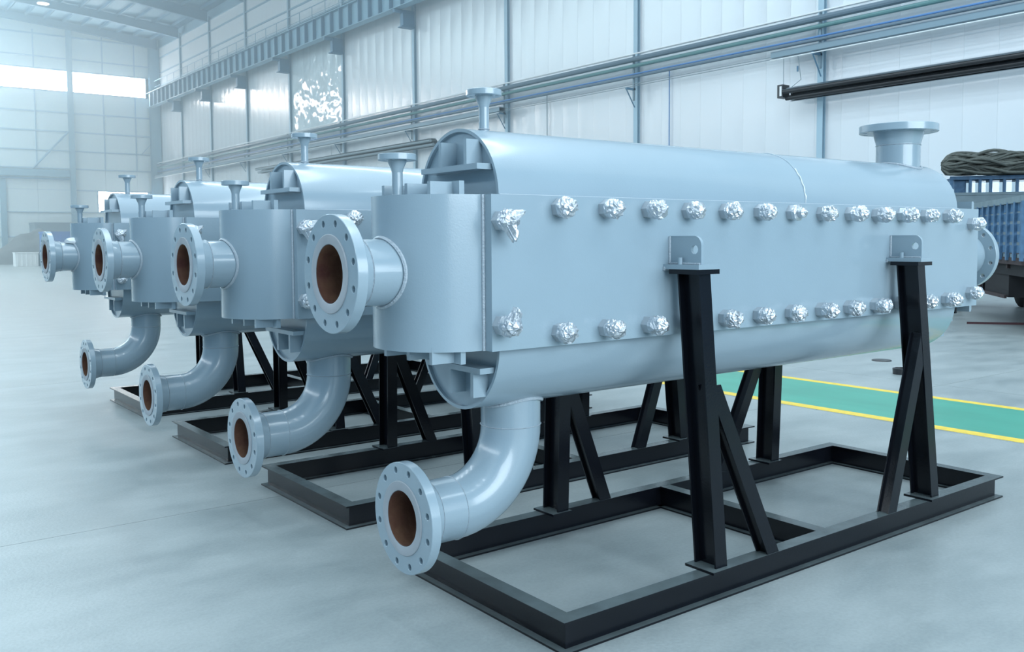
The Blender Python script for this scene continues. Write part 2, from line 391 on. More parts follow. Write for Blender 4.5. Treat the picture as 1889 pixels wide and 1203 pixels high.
# roof over the far bays: sheets, rafters, purlins, insulation showing between purlins
def roofz(x): return 20.75+(XW-x)*0.077
rf = MB().prism([(XW+.3, roofz(XW+.3)), (-30, roofz(-30)), (-30, roofz(-30)+.2), (XW+.3, roofz(XW+.3)+.2)], (0, 44, 0), (0, YE+.2, 0), (1, 0, 0), (0, 0, 1)).build('ceiling', SLATE)
tag(rf, kind='structure')
for yc in COLY[6:]+[87.6]:
    mb = MB()
    sec = lambda x, h: roofz(x)-h
    mb.prism([(XW-.2, sec(XW, 1.05)), (XW-6, sec(XW-6, .78)), (-30, sec(-30, .78)), (-30, sec(-30, .12)), (XW-.2, sec(XW, .12))], (0, yc-.01, 0), (0, yc+.01, 0), (1, 0, 0), (0, 0, 1))
    for dz in (1.05, .14):
        h = .78 if dz > 1 else .14
        mb.prism([(XW-.2, sec(XW, dz)), (XW-6, sec(XW-6, h)), (-30, sec(-30, h)), (-30, sec(-30, h)+.03), (XW-6, sec(XW-6, h)+.03), (XW-.2, sec(XW, dz)+.03)], (0, yc-.16, 0), (0, yc+.16, 0), (1, 0, 0), (0, 0, 1))
    mb.build('rafter', SLATE, rf)
x = XW-0.8
while x > -28:
    z = roofz(x)
    MB().box(x-.05, x+.05, 44, YE, z-.26, z-.02).build('purlin', SLATE, rf); x -= 1.5
for i in range(16):
    for j, yc in enumerate(COLY[6:]):
        x = XW-1.55-1.5*i; y1 = yc+0.9; y2 = (COLY[6:]+[87.6])[j+1]-0.9
        z = roofz(x)
        MB().box(x-.5, x+.5, y1+0.3*(i % 2), y2, z-.05, z-.012).build('insulation_panel', PATCH, rf)

# ================================================================== CRANE RUNWAY AND SERVICES ON THE RIGHT WALL
XC = XW-1.1
rb = empty('crane_runway_beam', (XC, 40, 14.2), 'long blue-grey crane girder with upright stiffeners, high along the right wall', 'crane beam')
O = (XC, 40, 14.2)
b = MB(O); b.prism(ibeam_poly(1.35, 0.5, 0.04, 0.03), (XC, 10, 14.2), (XC, YE-.7, 14.2), (1, 0, 0), (0, 0, 1)); b.build('girder', STEEL, rb)
MB(O).box(XC-.05, XC+.05, 10, YE-.7, 15.55, 15.68).build('rail', STEELD, rb)
MB(O).box(XC+.25, XW-.35, 10, YE-.7, 15.60, 15.64).build('walkway_plate', TRAYM, rb)
stf = MB().box(-.24, -.015, -.03, .03, .04, 1.31).mesh('stiffener'); stf.materials.append(STEELD)
y = 33.6
while y < YE-1:
    o = bpy.data.objects.new('stiffener', stf); C.objects.link(o); o.parent = rb; o.location = (0, y-40, 0); y += 1.2
hr = MB(O); hr.tube([(XC+.5, 30, 16.75), (XC+.5, YE-.8, 16.75)], .03, 6); hr.tube([(XC+.5, 30, 16.2), (XC+.5, YE-.8, 16.2)], .022, 6); hr.build('handrail', STEEL, rb)
rp = MB().tube([(0, 0, 1.4), (0, 0, 2.55)], .022, 6).mesh('rail_post'); rp.materials.append(STEEL)
y = 30.4
while y < YE-1:
    o = bpy.data.objects.new('rail_post', rp); C.objects.link(o); o.parent = rb; o.location = (.5, y-40, 0); y += 1.9

def pipe(name, z, r, mt, label, x=XW-.52, y0=-6, y1=YE-.8, cat='pipe', grp=None):
    p = MB((x, y0, z)).tube([(x, y0, z), (x, y1, z+(.10 if y1 > 40 else 0))], r, 10).build(name, mt); p.location = (x, y0, z)
    return tag(p, label, cat, grp)
pipe('wall_pipe', 8.78, .105, PIPEG, 'thick grey pipe, uppermost of the pipes clipped along the right wall')
pipe('wall_pipe', 8.52, .075, PIPEGR, 'green-grey pipe directly below the thick uppermost wall pipe')
pipe('wall_pipe', 8.20, .035, PIPEB, 'thin bright blue pipe below the green-grey one on the right wall')
pipe('wall_pipe', 8.10, .055, PIPEG, 'pale blue-grey pipe running just under the thin blue pipe')
pipe('wall_cable', 7.86, .014, WIRE, 'thin cable, upper of two strung across the middle of the right wall', x=XW-.45, y0=17, y1=33, cat='cable')
pipe('wall_cable', 7.78, .014, WIRE, 'thin cable, lower of two strung across the middle of the right wall', x=XW-.45, y0=17, y1=33, cat='cable')
pipe('wall_pipe', 9.0, .03, WHITE, 'thin white conduit just above the thick uppermost wall pipe')
# pipe brackets: one per column
for i, yc in enumerate(COLY[1:-1]):
    e = empty('pipe_bracket', (XW-.33, yc, 8.0), ['upright pipe bracket on the wall column nearest the right of the photograph', 'pipe bracket on the column where the tube heater begins, at upper right', 'pipe bracket on the wide-set column in the middle of the right wall', 'pipe bracket on the column just right of the nearest vent nozzle', 'pipe bracket on the column left of the nearest vent nozzle', 'pipe bracket on the column just above the second exchanger', 'pipe bracket on the column right of the third exchanger vent', 'second pipe bracket from the hall corner', 'pipe bracket closest to the far corner of the hall'][i], 'bracket', 'pipe brackets on the columns of the right wall')
    O = (XW-.33, yc, 8.0)
    MB(O).box(XW-.45, XW-.38, yc-.20, yc-.13, 7.2, 9.05).build('upright', TRAYM, e)
    a = MB(O); a.box(XW-.85, XW-.34, yc-.20, yc-.12, 7.62, 7.70); a.tube([(XW-.82, yc-.16, 7.63), (XW-.36, yc-.16, 6.95)], .025, 6); a.build('arm', STEELD, e)
# cable trays: two runs
def tray(y0, y1, label):
    O = (XW-.62, y0, 7.75)
    mb = MB(O); mb.box(XW-.80, XW-.45, y0, y1, 7.74, 7.755); mb.box(XW-.81, XW-.79, y0, y1, 7.74, 7.91); mb.box(XW-.46, XW-.44, y0, y1, 7.74, 7.91)
    t = empty('cable_tray', O, label, 'cable tray')
    mb.build('trough', TRAYM, t)
    MB(O).box(XW-.815, XW-.435, y0, y1, 7.91, 7.94).build('lid', PIPEG, t)
    MB(O).tube([(XW-.84, y0, 7.66), (XW-.84, y1, 7.66)], .02, 6).build('conduit', WHITE, t)
tray(-6, 17.2, 'galvanised cable tray ending above the radiant heater at the right')
tray(32.7, YE-.8, 'galvanised cable tray running away along the far half of the right wall')
# tube heaters hung from the wall
def heater(y0, y1, z, label, box_end=True, tm=None):
    tm = tm or DARKTUBE
    x = 24.0; O = (x, y0, z)
    e = empty('tube_heater', O, label, 'heater')
    MB(O).tube([(x-.16, y0, z-.01), (x-.16, y1, z-.01)], .075, 14).build('burner_tube', tm, e)
    MB(O).tube([(x+.02, y0, z-.20), (x+.02, y1, z-.20)], .08, 14).build('return_tube', tm, e)
    po = [(.17, -.30), (.27, -.30), (.27, .0), (.16, .12), (-.12, .12), (-.20, .085), (-.24, .05), (-.232, .04), (-.193, .07), (-.115, .10), (.15, .10), (.255, -.01), (.255, -.285), (.17, -.285)] if 1 else [(-.24, .0), (-.20, .085), (-.12, .12), (.16, .12), (.27, .0), (.262, .0), (.155, .11), (-.115, .11), (-.193, .08), (-.232, .0)]
    MB(O).prism(po, (x, y0, z), (x, y1, z), (1, 0, 0), (0, 0, 1)).build('reflector', CHROME, e)
    if box_end:
        bx = MB(O); bx.box(x-.20, x+.16, y1-.02, y1+.20, z-.20, z+.24); bb = bx.build('burner_box', DARKTUBE, e)
        MB(O).box(x-.215, x-.205, y1+.02, y1+.10, z-.14, z+.18).build('cover_plate', WHITE, bb)
        MB(O).tube([(x, y1+.10, z+.2), (x+.05, y1+.14, z+.7), (x, y1+.10, 7.75)], .012, 6).build('hanger_wire', WIRE, e)
        MB(O).tube([(x, y1-.15, z+.1), (x+.05, y1-.55, z+.35), (x, y1-.45, 7.75)], .012, 6).build('hanger_wire', WIRE, e)
        MB(O).tube([(x, y1-.45, z+.62), (x, y1-.45, z+.80)], .03, 8).build('hook', STEELD, e)
    else:
        for yy in (y0+2, (y0+y1)/2, y1-2):
            MB(O).tube([(x, yy, z+.1), (x, yy, 7.75)], .012, 6).build('hanger_wire', WIRE, e)
heater(1.5, 16.65, 6.55, 'dark tube heater with polished reflector, hung at upper right of the wall')
heater(38.7, 62.5, 6.9, 'long tube heater seen far back behind the exchanger tops', False, WIRE)
d = MB((XW-.1, 22.5, 0)); d.tube([(XW-.1, 22.5, 3.5), (XW-.1, 22.5, 8.2)], .022, 6); o = d.build('drop_pipe', PIPEB); o.location = (XW-.1, 22.5, 0); tag(o, 'thin upright blue drop pipe on the wall right of the central column', 'pipe')
d = MB((XW-.1, 31.0, 0)); d.tube([(XW-.1, 30.0, 5.2), (XW-.1, 30.0, 8.2)], .02, 6); o = d.build('drop_pipe', WIRE); o.location = (XW-.1, 31.0, 0); tag(o, 'thin grey drop conduit beside the wall column above the nearest exchanger', 'pipe')
# roof lamp
for x, y in ((12.9, 77.3),):
    e = empty('high_bay_lamp', (x, y, 20.2), 'round lit lamp hanging under the dark roof at the upper left', 'lamp')
    MB((x, y, 20.2)).lathe([(.10, 20.9), (.14, 20.6), (.45, 20.3), (.45, 20.22)], Matrix.Translation((x, y, 0)), 20).build('shade', STEELD, e)
    MB((x, y, 20.2)).lathe([(.01, 20.24), (.42, 20.24), (.42, 20.18), (.01, 20.16)], Matrix.Translation((x, y, 0)), 20).build('lamp_glass', LAMPM, e)

# ================================================================== HEAT EXCHANGER (built once at the nearest place)
YC = 0.625; X0, X1 = -0.148, 3.80; Z0, Z1 = 1.202, 1.834; ZC = 1.518; R = 0.302; TH = 0.062; YA, YB = 0.268, 0.982
OX = (1.83, YC, 0.895)
ex = empty('heat_exchanger', OX)
MB(OX).box(X0+.004, X1-.02, YA+TH, YB-TH, Z0+.012, Z1-.006).build('core_block', PAINT, ex)
MB(OX).box(X0, X1, YA, YA+TH, Z0, Z1).build('side_panel', PAINT, ex)
MB(OX).box(X0, X1, YB-TH, YB, Z0, Z1).build('side_panel', PAINT, ex)
def half_shell(axis_pt, along, out, side, L, R, over=0.018):
    """half cylinder: runs 'along' for L, bulges 'out', flat side faces the core"""
    p, a, o, s = Vector(axis_pt), Vector(along), Vector(out), Vector(side)
    N = 40; t = 0.014
    mb = MB(OX); poly = [(R*math.cos(PI*i/N), R*math.sin(PI*i/N)) for i in range(N+1)]+[((R-t)*math.cos(PI*i/N), (R-t)*math.sin(PI*i/N)) for i in range(N, -1, -1)]
    n = len(poly); vs = []
    for q in (p, p+a*L): vs += [q+s*x+o*y for x, y in poly]
    fs = [(i, (i+1) % n, n+(i+1) % n, n+i) for i in range(n)]
    M = N+1
    for base in (0, n):
        for i in range(N): fs.append((base+i, base+i+1, base+n-2-i, base+n-1-i))
    mb.add(vs, fs)
    return mb
def end_plate(p, along, out, side, R, th=0.022):
    p, a, o, s = map(Vector, (p, along, out, side)); N = 36
    poly = [((R-.013)*math.cos(PI*i/N), (R-.013)*math.sin(PI*i/N)) for i in range(N+1)]
    return MB(OX).prism(poly, p, p+a*th, s, o)
def stiffener(parent, p, al, out, side, off, prot, hh, y0, y1, ribs, far=False):
    """p on the core face centre line; plate across the end plate, two ribs outwards"""
    p, al, out, side = map(Vector, (p, al, out, side)); t = .012
    pl = MB(OX)
    def bx(mb, o0, o1, s0, s1, a0, a1):
        vs = [p+out*o+side*s+al*a for a in (a0, a1) for s in (s0, s1) for o in (o0, o1)]
        mb.add(vs, [(0, 2, 3, 1), (4, 5, 7, 6), (0, 1, 5, 4), (2, 6, 7, 3), (0, 4, 6, 2), (1, 3, 7, 5)])
    bx(pl, off-t, off+t, y0, y1, 0, -prot)
    pl.build('stiffener_plate', PAINT, parent)
    for rr in ribs:
        q = MB(OX); bx(q, off+t, off+t+hh, rr-t*.9, rr+t*.9, 0, -prot*.96); q.build('stiffener_rib', PAINT, parent)
LH = 3.70
def header(p, along, out, side, L, y0, y1, ribs, off=.125, hh=.105, prot=.085, far=True):
    p, a = Vector(p), Vector(along)
    h = half_shell(p, along, out, side, L, R).build('header_shell', PAINT, ex)
    end_plate(p+a*.016, along, out, side, R).build('end_plate', PAINT, h)
    end_plate(p+a*(L-.04), along, out, side, R).build('end_plate', PAINT, h)
    stiffener(h, p+a*.018, along, out, side, off, prot, hh, y0, y1, ribs)
    stiffener(h, p+a*(L-.02), -a, out, side, off, prot, hh, y0, y1, ribs)
    # weld bead along both long edges
    for sg in (-1, 1):
        q = MB(OX); s = Vector(side)*(R+.004)*sg; q.tube([p+s+Vector(out)*.004, p+a*L+s+Vector(out)*.004], .008, 6); q.build('weld_bead', WELD, h)
    return h
header((-.07, YC, Z1-.006), (1, 0, 0), (0, 0, 1), (0, 1, 0), LH, -.245, .185, (-.155, .035))        # top
header((-.07, YC, Z0+.012), (1, 0, 0), (0, 0, -1), (0, 1, 0), LH, -.255, .155, (-.19, -.02), off=.105)       # bottom
header((X0, YC, Z1+.000), (0, 0, -1), (-1, 0, 0), (0, 1, 0), Z1-Z0, -.275, .25, (-.215, -.04, .15), off=.085, prot=.072)   # near end
header((X1, YC, Z1+.000), (0, 0, -1), (1, 0, 0), (0, 1, 0), Z1-Z0, -.275, .25, (-.215, -.04, .15), off=.085, prot=.072)    # far end
# the two upright headers are closed flush at top and bottom
s_cap = False
FR = 0.237; FT = 0.046; PR = 0.137; BR = 0.118
def neck_flange(parent, tip, n, xd, FRr=FR, prr=PR, br=BR, nh=12, hub=.075, th=FT, raised=True, hole=.0135, rust=True, depth=.30):
    """flange whose outer face lies at tip, outward normal n"""
    n = Vector(n); M = frame_to(tip, n, xd)
    fm = flange_mesh('flange', FRr, prr-.02, th, nh, FRr-.033 if FRr > .15 else FRr*.78, hole, phase=PI/nh)
    fm.transform(Matrix.Translation(-Vector(OX)) @ M @ Matrix.Translation((0, 0, -th)))
    f = link('flange', fm, PAINT, parent)
    hb = MB(OX); hb.lathe([(prr, -th-hub-.004), (prr+.001, -th-hub), (prr+.022 if FRr > .15 else prr+.018, -th), (prr-.015, -th+.001)], M, 48); hb.build('weld_neck', PAINT, parent)
    if raised:
        rm = MB(OX); rm.lathe([(br, -.03), (br, .003), (br+.004, .005), (br+.038, .005), (br+.040, .0035), (br+.040, -.004)], M, 56); rm.build('raised_face', GASKET, parent)
    lin = MB(OX); lin.lathe([(br-.002, .002), (br-.002, -depth), (.001, -depth-.002)], M, 40); lin.build('bore_lining', RUST if rust else HOLE, parent)
def bead(parent, c, n, xd, r, t=.007):
    M = frame_to(c, n, xd); q = MB(OX); q.lathe([(r-.004, -t), (r+t*.8, 0), (r-.004, t)], M, 48); q.build('weld_bead', WELD, parent)
def pipe_part(name, pts, r, seg=48):
    return MB(OX).tube(pts, r, seg, caps=False).build(name, PAINT, ex)
# side nozzles at both ends
def side_nozzle(sgn, face, z):
    base = X0-R+.03 if sgn < 0 else X1+R-.03
    p = pipe_part('side_nozzle', [(base-sgn*.10, YC, z), (base, YC, z), (face-sgn*.10, YC, z)], PR)
    neck_flange(p, (face, YC, z), (sgn, 0, 0), (0, 0, 1))
    bead(p, (face-sgn*(FT+.078), YC, z), (1, 0, 0), (0, 0, 1), PR)
    # saddle weld where the pipe meets the curved header
    cx = X0 if sgn < 0 else X1; pts = []
    for k in range(41):
        a = 2*PI*k/40; dy = (PR+.006)*math.sin(a); dz = (PR+.006)*math.cos(a)
        pts.append((cx+sgn*math.sqrt((R+.003)**2-dy*dy), YC+dy, z+dz))
    MB(OX).tube(pts, .0085, 6).build('weld_bead', WELD, p)
side_nozzle(-1, -0.68, ZC+.002); side_nozzle(1, 4.36, ZC+.002)
# elbow nozzle below: vertical stub, quarter bend, horizontal spool
ZL = .478; XV = .212; BRD = .335
pts = [(XV, YC, Z0-.20), (XV, YC, ZL+BRD)]
for k in range(1, 16):
    a = PI/2*k/16; pts.append((XV-BRD*(1-math.cos(a)), YC, ZL+BRD*(1-math.sin(a))))
pts += [(XV-BRD, YC, ZL), (-.365+.10, YC, ZL)]
e = pipe_part('elbow_nozzle', pts, PR)
neck_flange(e, (-.365, YC, ZL), (-1, 0, 0), (0, 0, 1))
bead(e, (XV, YC, ZL+BRD), (0, 0, 1), (1, 0, 0), PR, .005); bead(e, (XV-BRD+.005, YC, ZL), (1, 0, 0), (0, 0, 1), PR, .004); bead(e, (-.365+FT+.078, YC, ZL), (1, 0, 0), (0, 0, 1), PR, .005)
pts = []
for k in range(41):
    a = 2*PI*k/40; dx = (PR+.006)*math.cos(a); dy = (PR+.006)*math.sin(a)
    pts.append((XV+dx, YC+dy, Z0+.012-math.sqrt((R+.003)**2-dy*dy)))
MB(OX).tube(pts, .0085, 6).build('weld_bead', WELD, e)
# large top nozzle at the far end
XT = 3.43; ZTt = 2.385
p = pipe_part('top_nozzle', [(XT, YC, Z1+.1), (XT, YC, ZTt-.10)], PR)
neck_flange(p, (XT, YC, ZTt), (0, 0, 1), (1, 0, 0), FRr=.245)
bead(p, (XT, YC, ZTt-FT-.085), (0, 0, 1), (1, 0, 0), PR, .006)
pts = []
for k in range(41):
    a = 2*PI*k/40; dx = (PR+.006)*math.cos(a); dy = (PR+.006)*math.sin(a)
    pts.append((XT+dx, YC+dy, Z1-.006+math.sqrt((R+.003)**2-dy*dy)))
MB(OX).tube(pts, .0085, 6).build('weld_bead', WELD, p)
# two small vent nozzles
def vent(x, z0, z1):
    p = MB(OX).tube([(x, YC, z0), (x, YC, z1-.05)], .0225, 20).build('vent_nozzle', PAINT, ex)
    M = frame_to((x, YC, z1), (0, 0, 1), (1, 0, 0))
    fm = flange_mesh('flange', .079, .016, .026, 4, .058, .008, PI/4, 40)
    fm.transform(Matrix.Translation(-Vector(OX)) @ M @ Matrix.Translation((0, 0, -.026))); link('flange', fm, PAINT, p)
    h = MB(OX); h.lathe([(.0226, -.075), (.026, -.060), (.038, -.034), (.040, -.026), (.02, -.025)], M, 24); h.build('weld_neck', PAINT, p)
    bead(p, (x, YC, z0+.01 if z0 > 2 else z0+.004), (0, 0, 1), (1, 0, 0), .0225, .006)
vent(.075, 2.127, 2.308); vent(-.367, 1.832, 2.006)
# mid seam of the top shell with a pale paint run
q = MB(OX); q.tube([(2.0, YC+(R+.001)*math.cos(PI*k/24), Z1-.006+(R+.001)*math.sin(PI*k/24)) for k in range(25)], .0035, 6); q.build('weld_seam', PAINT, ex)
q = MB(OX); q.tube([(2.0+.004*math.sin(k*2.1), YC-(R+.003)*math.cos(.10+.62*k/10), Z1-.006+(R+.003)*math.sin(.10+.62*k/10)) for k in range(11)], [.002+.003*abs(math.sin(k*1.7)) for k in range(11)], 6); q.build('paint_run', GASKETL, ex)
# drain stub under the far end
MB(OX).box(3.70, 3.72, YC-.27, YC-.23, Z0-.055, Z0+.02).build('drain_tab', BLACK, ex)
# lifting lugs on the panels
def lug(x, s):
    ya = YA if s < 0 else YB
    l = MB(OX); l.box(x-.065, x+.065, min(ya, ya+s*.215), max(ya, ya+s*.215), 1.512, 1.534)
    lo = l.build('support_lug', PAINT, ex)
    # upright plate with a rounded outer corner and a hole
    N = 8; W, H, rc = .195, .130, .045
    poly = [(0, 0), (W, 0), (W, H-rc)]+[(W-rc+rc*math.cos(PI/2*k/N), H-rc+rc*math.sin(PI/2*k/N)) for k in range(1, N+1)]+[(0, H)]
    hc = (W-.040, .068); hr = .021; n = len(poly); K = 16
    cu = bpy.data.curves.new('t', 'CURVE'); cu.dimensions = '2D'; cu.fill_mode = 'BOTH'; cu.extrude = .008
    for pl in (poly, [(hc[0]+hr*math.cos(2*PI*k/K), hc[1]+hr*math.sin(2*PI*k/K)) for k in range(K)]):
        sp = cu.splines.new('POLY'); sp.points.add(len(pl)-1); sp.use_cyclic_u = True
        for i, q in enumerate(pl): sp.points[i].co = (*q, 0, 1)
    ob = bpy.data.objects.new('tmp', cu); C.objects.link(ob)
    me = bpy.data.meshes.new_from_object(ob.evaluated_get(bpy.context.evaluated_depsgraph_get())); bpy.data.objects.remove(ob)
    M = Matrix(((0, 0, 1, x-.018), (s, 0, 0, ya), (0, 1, 0, 1.534), (0, 0, 0, 1)))
    me.transform(Matrix.Translation(-Vector(OX)) @ M); me.materials.clear(); sharp(me)
    link('lug_plate', me, PAINT, lo)
    w_ = MB(OX); w_.tube([(x-.026, ya+s*.004, 1.536), (x-.026, ya+s*.004, 1.662)], .007, 6); w_.tube([(x-.026, ya+s*.01, 1.537), (x-.026, ya+s*.19, 1.537)], .006, 6); w_.tube([(x-.07, ya+s*.004, 1.514), (x+.07, ya+s*.004, 1.514)], .010, 6)
    w_.build('weld_bead', WELD, lo)
    bo = MB(OX); bo.tube([(x-.045, ya+s*.085, 1.534), (x-.045, ya+s*.085, 1.565)], .011, 10); bo.build('anchor_bolt', PAINT, lo)
for x in (.90, 2.775): lug(x, -1); lug(x, 1)
# bolts with crumpled foil
s_cap = True
def hexnut():
    mb = MB(); r = .042; cr = .0365
    hx = lambda q, y: [(q*math.cos(PI/3*k), y, q*math.sin(PI/3*k)) for k in range(6)]
    vs = hx(r, .001)+hx(r, -.046)+hx(cr, -.050)
    fs = [(i+6*j, (i+1) % 6+6*j, (i+1) % 6+6*(j+1), i+6*(j+1)) for j in range(2) for i in range(6)]+[tuple(range(12, 18))]
    mb.add(vs, fs); return mb.mesh('nut', 20)
def foil(seed, spike=0, small=False):
    """crumpled foil closed over the nut and the stud end"""
    from mathutils import noise
    bm = bmesh.new(); N = 22; J = 11; rows = []
    sd = Vector((seed*3.1, seed*1.7, seed*.9))
    L = .070 if not small else .068
    for j in range(J+1):
        t = j/J; row = []
        y = -.036-t*L
        if small: base = .044 if t < .3 else (.028 if t < .9 else .02)
        else: base = .0435*(1-.30*max(0, t-.35)**1.2*1.5)
        if t > .9: base *= .62
        for i in range(N):
            a = 2*PI*i/N; c = Vector((math.cos(a), t*1.8, math.sin(a)))
            hexf = 1-.09*(.5-.5*math.cos(6*a))*(1-t)
            n1 = noise.noise(c*1.7+sd); n2 = noise.noise(c*4.5+sd*2); n3 = noise.noise(c*9+sd)
            k = min(1, t*2.2+.12)*(.35 if small else 1)
            r = base*hexf*(1+k*(.20*n1+.22*n2+.08*n3))
            yy = y+k*.010*noise.noise(c*5+sd*3)
            p = Vector((r*math.cos(a), yy, r*math.sin(a)))
            if spike and t > .45:
                s1 = math.sin(a) if spike == 2 else -math.sin(a)
                if s1 > .80 and t < .95: p += Vector((.006, -.012, (.040 if spike == 2 else -.050)*(s1-.80)*5))
                if spike == 1 and abs(math.cos(a)-.7) < .25 and math.sin(a) > 0: p += Vector((.02, -.02, .012))
            row.append(bm.verts.new(p))
        rows.append(row)
    for j in range(J):
        for i in range(N):
            bm.faces.new((rows[j][i], rows[j][(i+1) % N], rows[j+1][(i+1) % N])); bm.faces.new((rows[j][i], rows[j+1][(i+1) % N], rows[j+1][i]))
    tip = bm.verts.new((.004*math.sin(seed), -.036-L-.010, .004*math.cos(seed)))
    for i in range(N): bm.faces.new((rows[J][i], rows[J][(i+1) % N], tip))
    bmesh.ops.recalc_face_normals(bm, faces=bm.faces)
    me = bpy.data.meshes.new('foil_wrap'); bm.to_mesh(me); bm.free()
    for p_ in me.polygons: p_.use_smooth = False
    me.materials.append(FOIL); return me
NUT = hexnut(); NUT.materials.append(NUTM)
FOILS = [foil(k+1) for k in range(6)]; F_SP1 = foil(21, 1); F_SP2 = foil(22, 2); F_SM = foil(30, 0, True)
def bolt(x, z, fm, rz=0):
    o = bpy.data.objects.new('bolt', NUT); C.objects.link(o); o.parent = ex; o.location = Vector((x, YA, z))-Vector(OX); o.rotation_euler = (0, rz, 0)
    q = bpy.data.objects.new('foil_wrap', fm); C.objects.link(q); q.parent = o; q.rotation_euler = (0, 0 if fm in (F_SP1, F_SP2) else random.choice(range(6))*PI/3, 0)
    if fm in (F_SP1, F_SP2): o.rotation_euler = (0, 0, 0)
    s_ = random.uniform(.98, 1.05); q.scale = (s_, random.uniform(.88, 1.12), s_)
for k in range(13):
    x = .20+.2650*k
    bolt(x, 1.783, F_SM if k == 6 else FOILS[(k*5+1) % 6], random.random())
    bolt(x, 1.260, FOILS[(k*7+3) % 6], random.random())
bolt(-.108, 1.728, F_SP1); bolt(-.107, 1.308, F_SP2); bolt(3.69, 1.737, FOILS[2]); bolt(3.69, 1.290, FOILS[4])

# ================================================================== SUPPORT FRAME (I-beam skid with splayed posts)
FL, FWd, FH, FB = 3.656, 1.255, 0.136, 0.078
OF = (FL/2, FWd/2, 0)
sf = empty('support_frame', OF)
tf, tw = .0095, .008
def mitred(p0, p1, inn):
    """I-beam on the floor from p0 to p1 (outer edge line), mitred 45 deg; inn = inward unit vector"""
    p0, p1, inn = map(Vector, (p0, p1, inn)); a = (p1-p0).normalized()
    poly = [(b_+FB/2, h_) for b_, h_ in ibeam_poly(FH, FB, tf, tw)]; n = len(poly)
    vs = [p0+a*b_+inn*b_+Vector((0, 0, h_)) for b_, h_ in poly]+[p1-a*b_+inn*b_+Vector((0, 0, h_)) for b_, h_ in poly]
    return MB(OF).add(vs, [(i, (i+1) % n, n+(i+1) % n, n+i) for i in range(n)]+[tuple(range(n))[::-1], tuple(range(n, 2*n))])
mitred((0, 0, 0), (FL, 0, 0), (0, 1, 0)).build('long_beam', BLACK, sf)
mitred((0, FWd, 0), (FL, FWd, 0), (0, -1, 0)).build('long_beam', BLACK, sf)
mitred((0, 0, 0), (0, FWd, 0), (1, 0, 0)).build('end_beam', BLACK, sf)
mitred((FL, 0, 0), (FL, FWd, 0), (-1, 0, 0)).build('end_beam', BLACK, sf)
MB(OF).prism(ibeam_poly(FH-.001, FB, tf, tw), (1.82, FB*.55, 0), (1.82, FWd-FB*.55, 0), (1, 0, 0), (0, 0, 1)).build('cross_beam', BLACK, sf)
def post(xb, xt, s):
    """s=0 near side, 1 far side (mirrored)"""
    Y = (lambda y: y) if s == 0 else (lambda y: FWd-y)
    zb, zt = FH+.012, 1.490
    dp, bw = .130, .078
    poly = [(b_, h_) for b_, h_ in ibeam_poly(dp, bw, .009, .007)]; n = len(poly)
    vs = [(xb+b_, Y(.004+h_), zb) for b_, h_ in poly]+[(xt+b_, Y(.088+h_), zt) for b_, h_ in poly]
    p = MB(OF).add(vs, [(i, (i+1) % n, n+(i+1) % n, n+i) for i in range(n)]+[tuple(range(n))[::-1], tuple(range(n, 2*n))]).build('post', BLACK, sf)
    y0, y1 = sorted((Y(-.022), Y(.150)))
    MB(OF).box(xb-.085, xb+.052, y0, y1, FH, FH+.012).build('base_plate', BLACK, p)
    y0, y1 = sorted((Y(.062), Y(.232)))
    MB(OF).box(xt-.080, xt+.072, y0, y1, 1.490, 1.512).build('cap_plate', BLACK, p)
def brace(xf_, xt, zt, s):
    Y = (lambda y: y) if s == 0 else (lambda y: FWd-y)
    hw = .040; vs = []
    def yy(z): return .004+.084*(z-.15)/1.34
    poly = ibeam_poly(.07, .085, .008, .05)
    n = len(poly)
    vs = [(xf_+b_, Y(yy(FH)+h_), FH) for b_, h_ in poly]+[(xt+b_, Y(yy(zt)+h_+.002), zt) for b_, h_ in poly]
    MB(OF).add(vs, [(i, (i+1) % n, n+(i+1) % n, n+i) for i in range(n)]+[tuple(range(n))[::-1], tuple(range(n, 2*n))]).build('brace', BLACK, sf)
for s in (0, 1):
    post(.948, .915, s); post(2.83, 2.775, s)
    brace(1.325, .955, .98, s); brace(2.375, 2.795, 1.10, s)

# ---- place the four sets
OFFS = [(0, 0), (.061, 1.985), (.070, 3.947), (.123, 6.206)]
XL = ['nearest grey-blue heat exchanger at right, foil-wrapped bolts along its full side panel',
      'second grey-blue heat exchanger, directly behind the nearest one',
      'third grey-blue heat exchanger in the row, between the second and the farthest',
      'farthest grey-blue heat exchanger, leftmost in the row']
SL = ['black steel frame under the nearest heat exchanger, its corner at the bottom edge',
      'black steel frame under the second heat exchanger',
      'black steel frame under the third heat exchanger in the row',
      'black steel frame under the farthest heat exchanger, leftmost frame']
for i, (dx, dy) in enumerate(OFFS):
    a = ex if i == 0 else copy_tree(ex); b = sf if i == 0 else copy_tree(sf)
    a.location = (OX[0]+dx, OX[1]+dy, OX[2]); b.location = (OF[0]+dx, OF[1]+dy, 0)
    tag(a, XL[i], 'heat exchanger', 'heat exchangers in a row'); tag(b, SL[i], 'support frame', 'black support frames in a row')

# ================================================================== TRUCK at the right edge
HA = math.radians(52.36)
tr = empty('cargo_truck', (18.41, 8.06, 0), 'worn blue cargo truck with slatted sides, parked by the right wall', 'truck', rot=(0, 0, PI/2-HA))
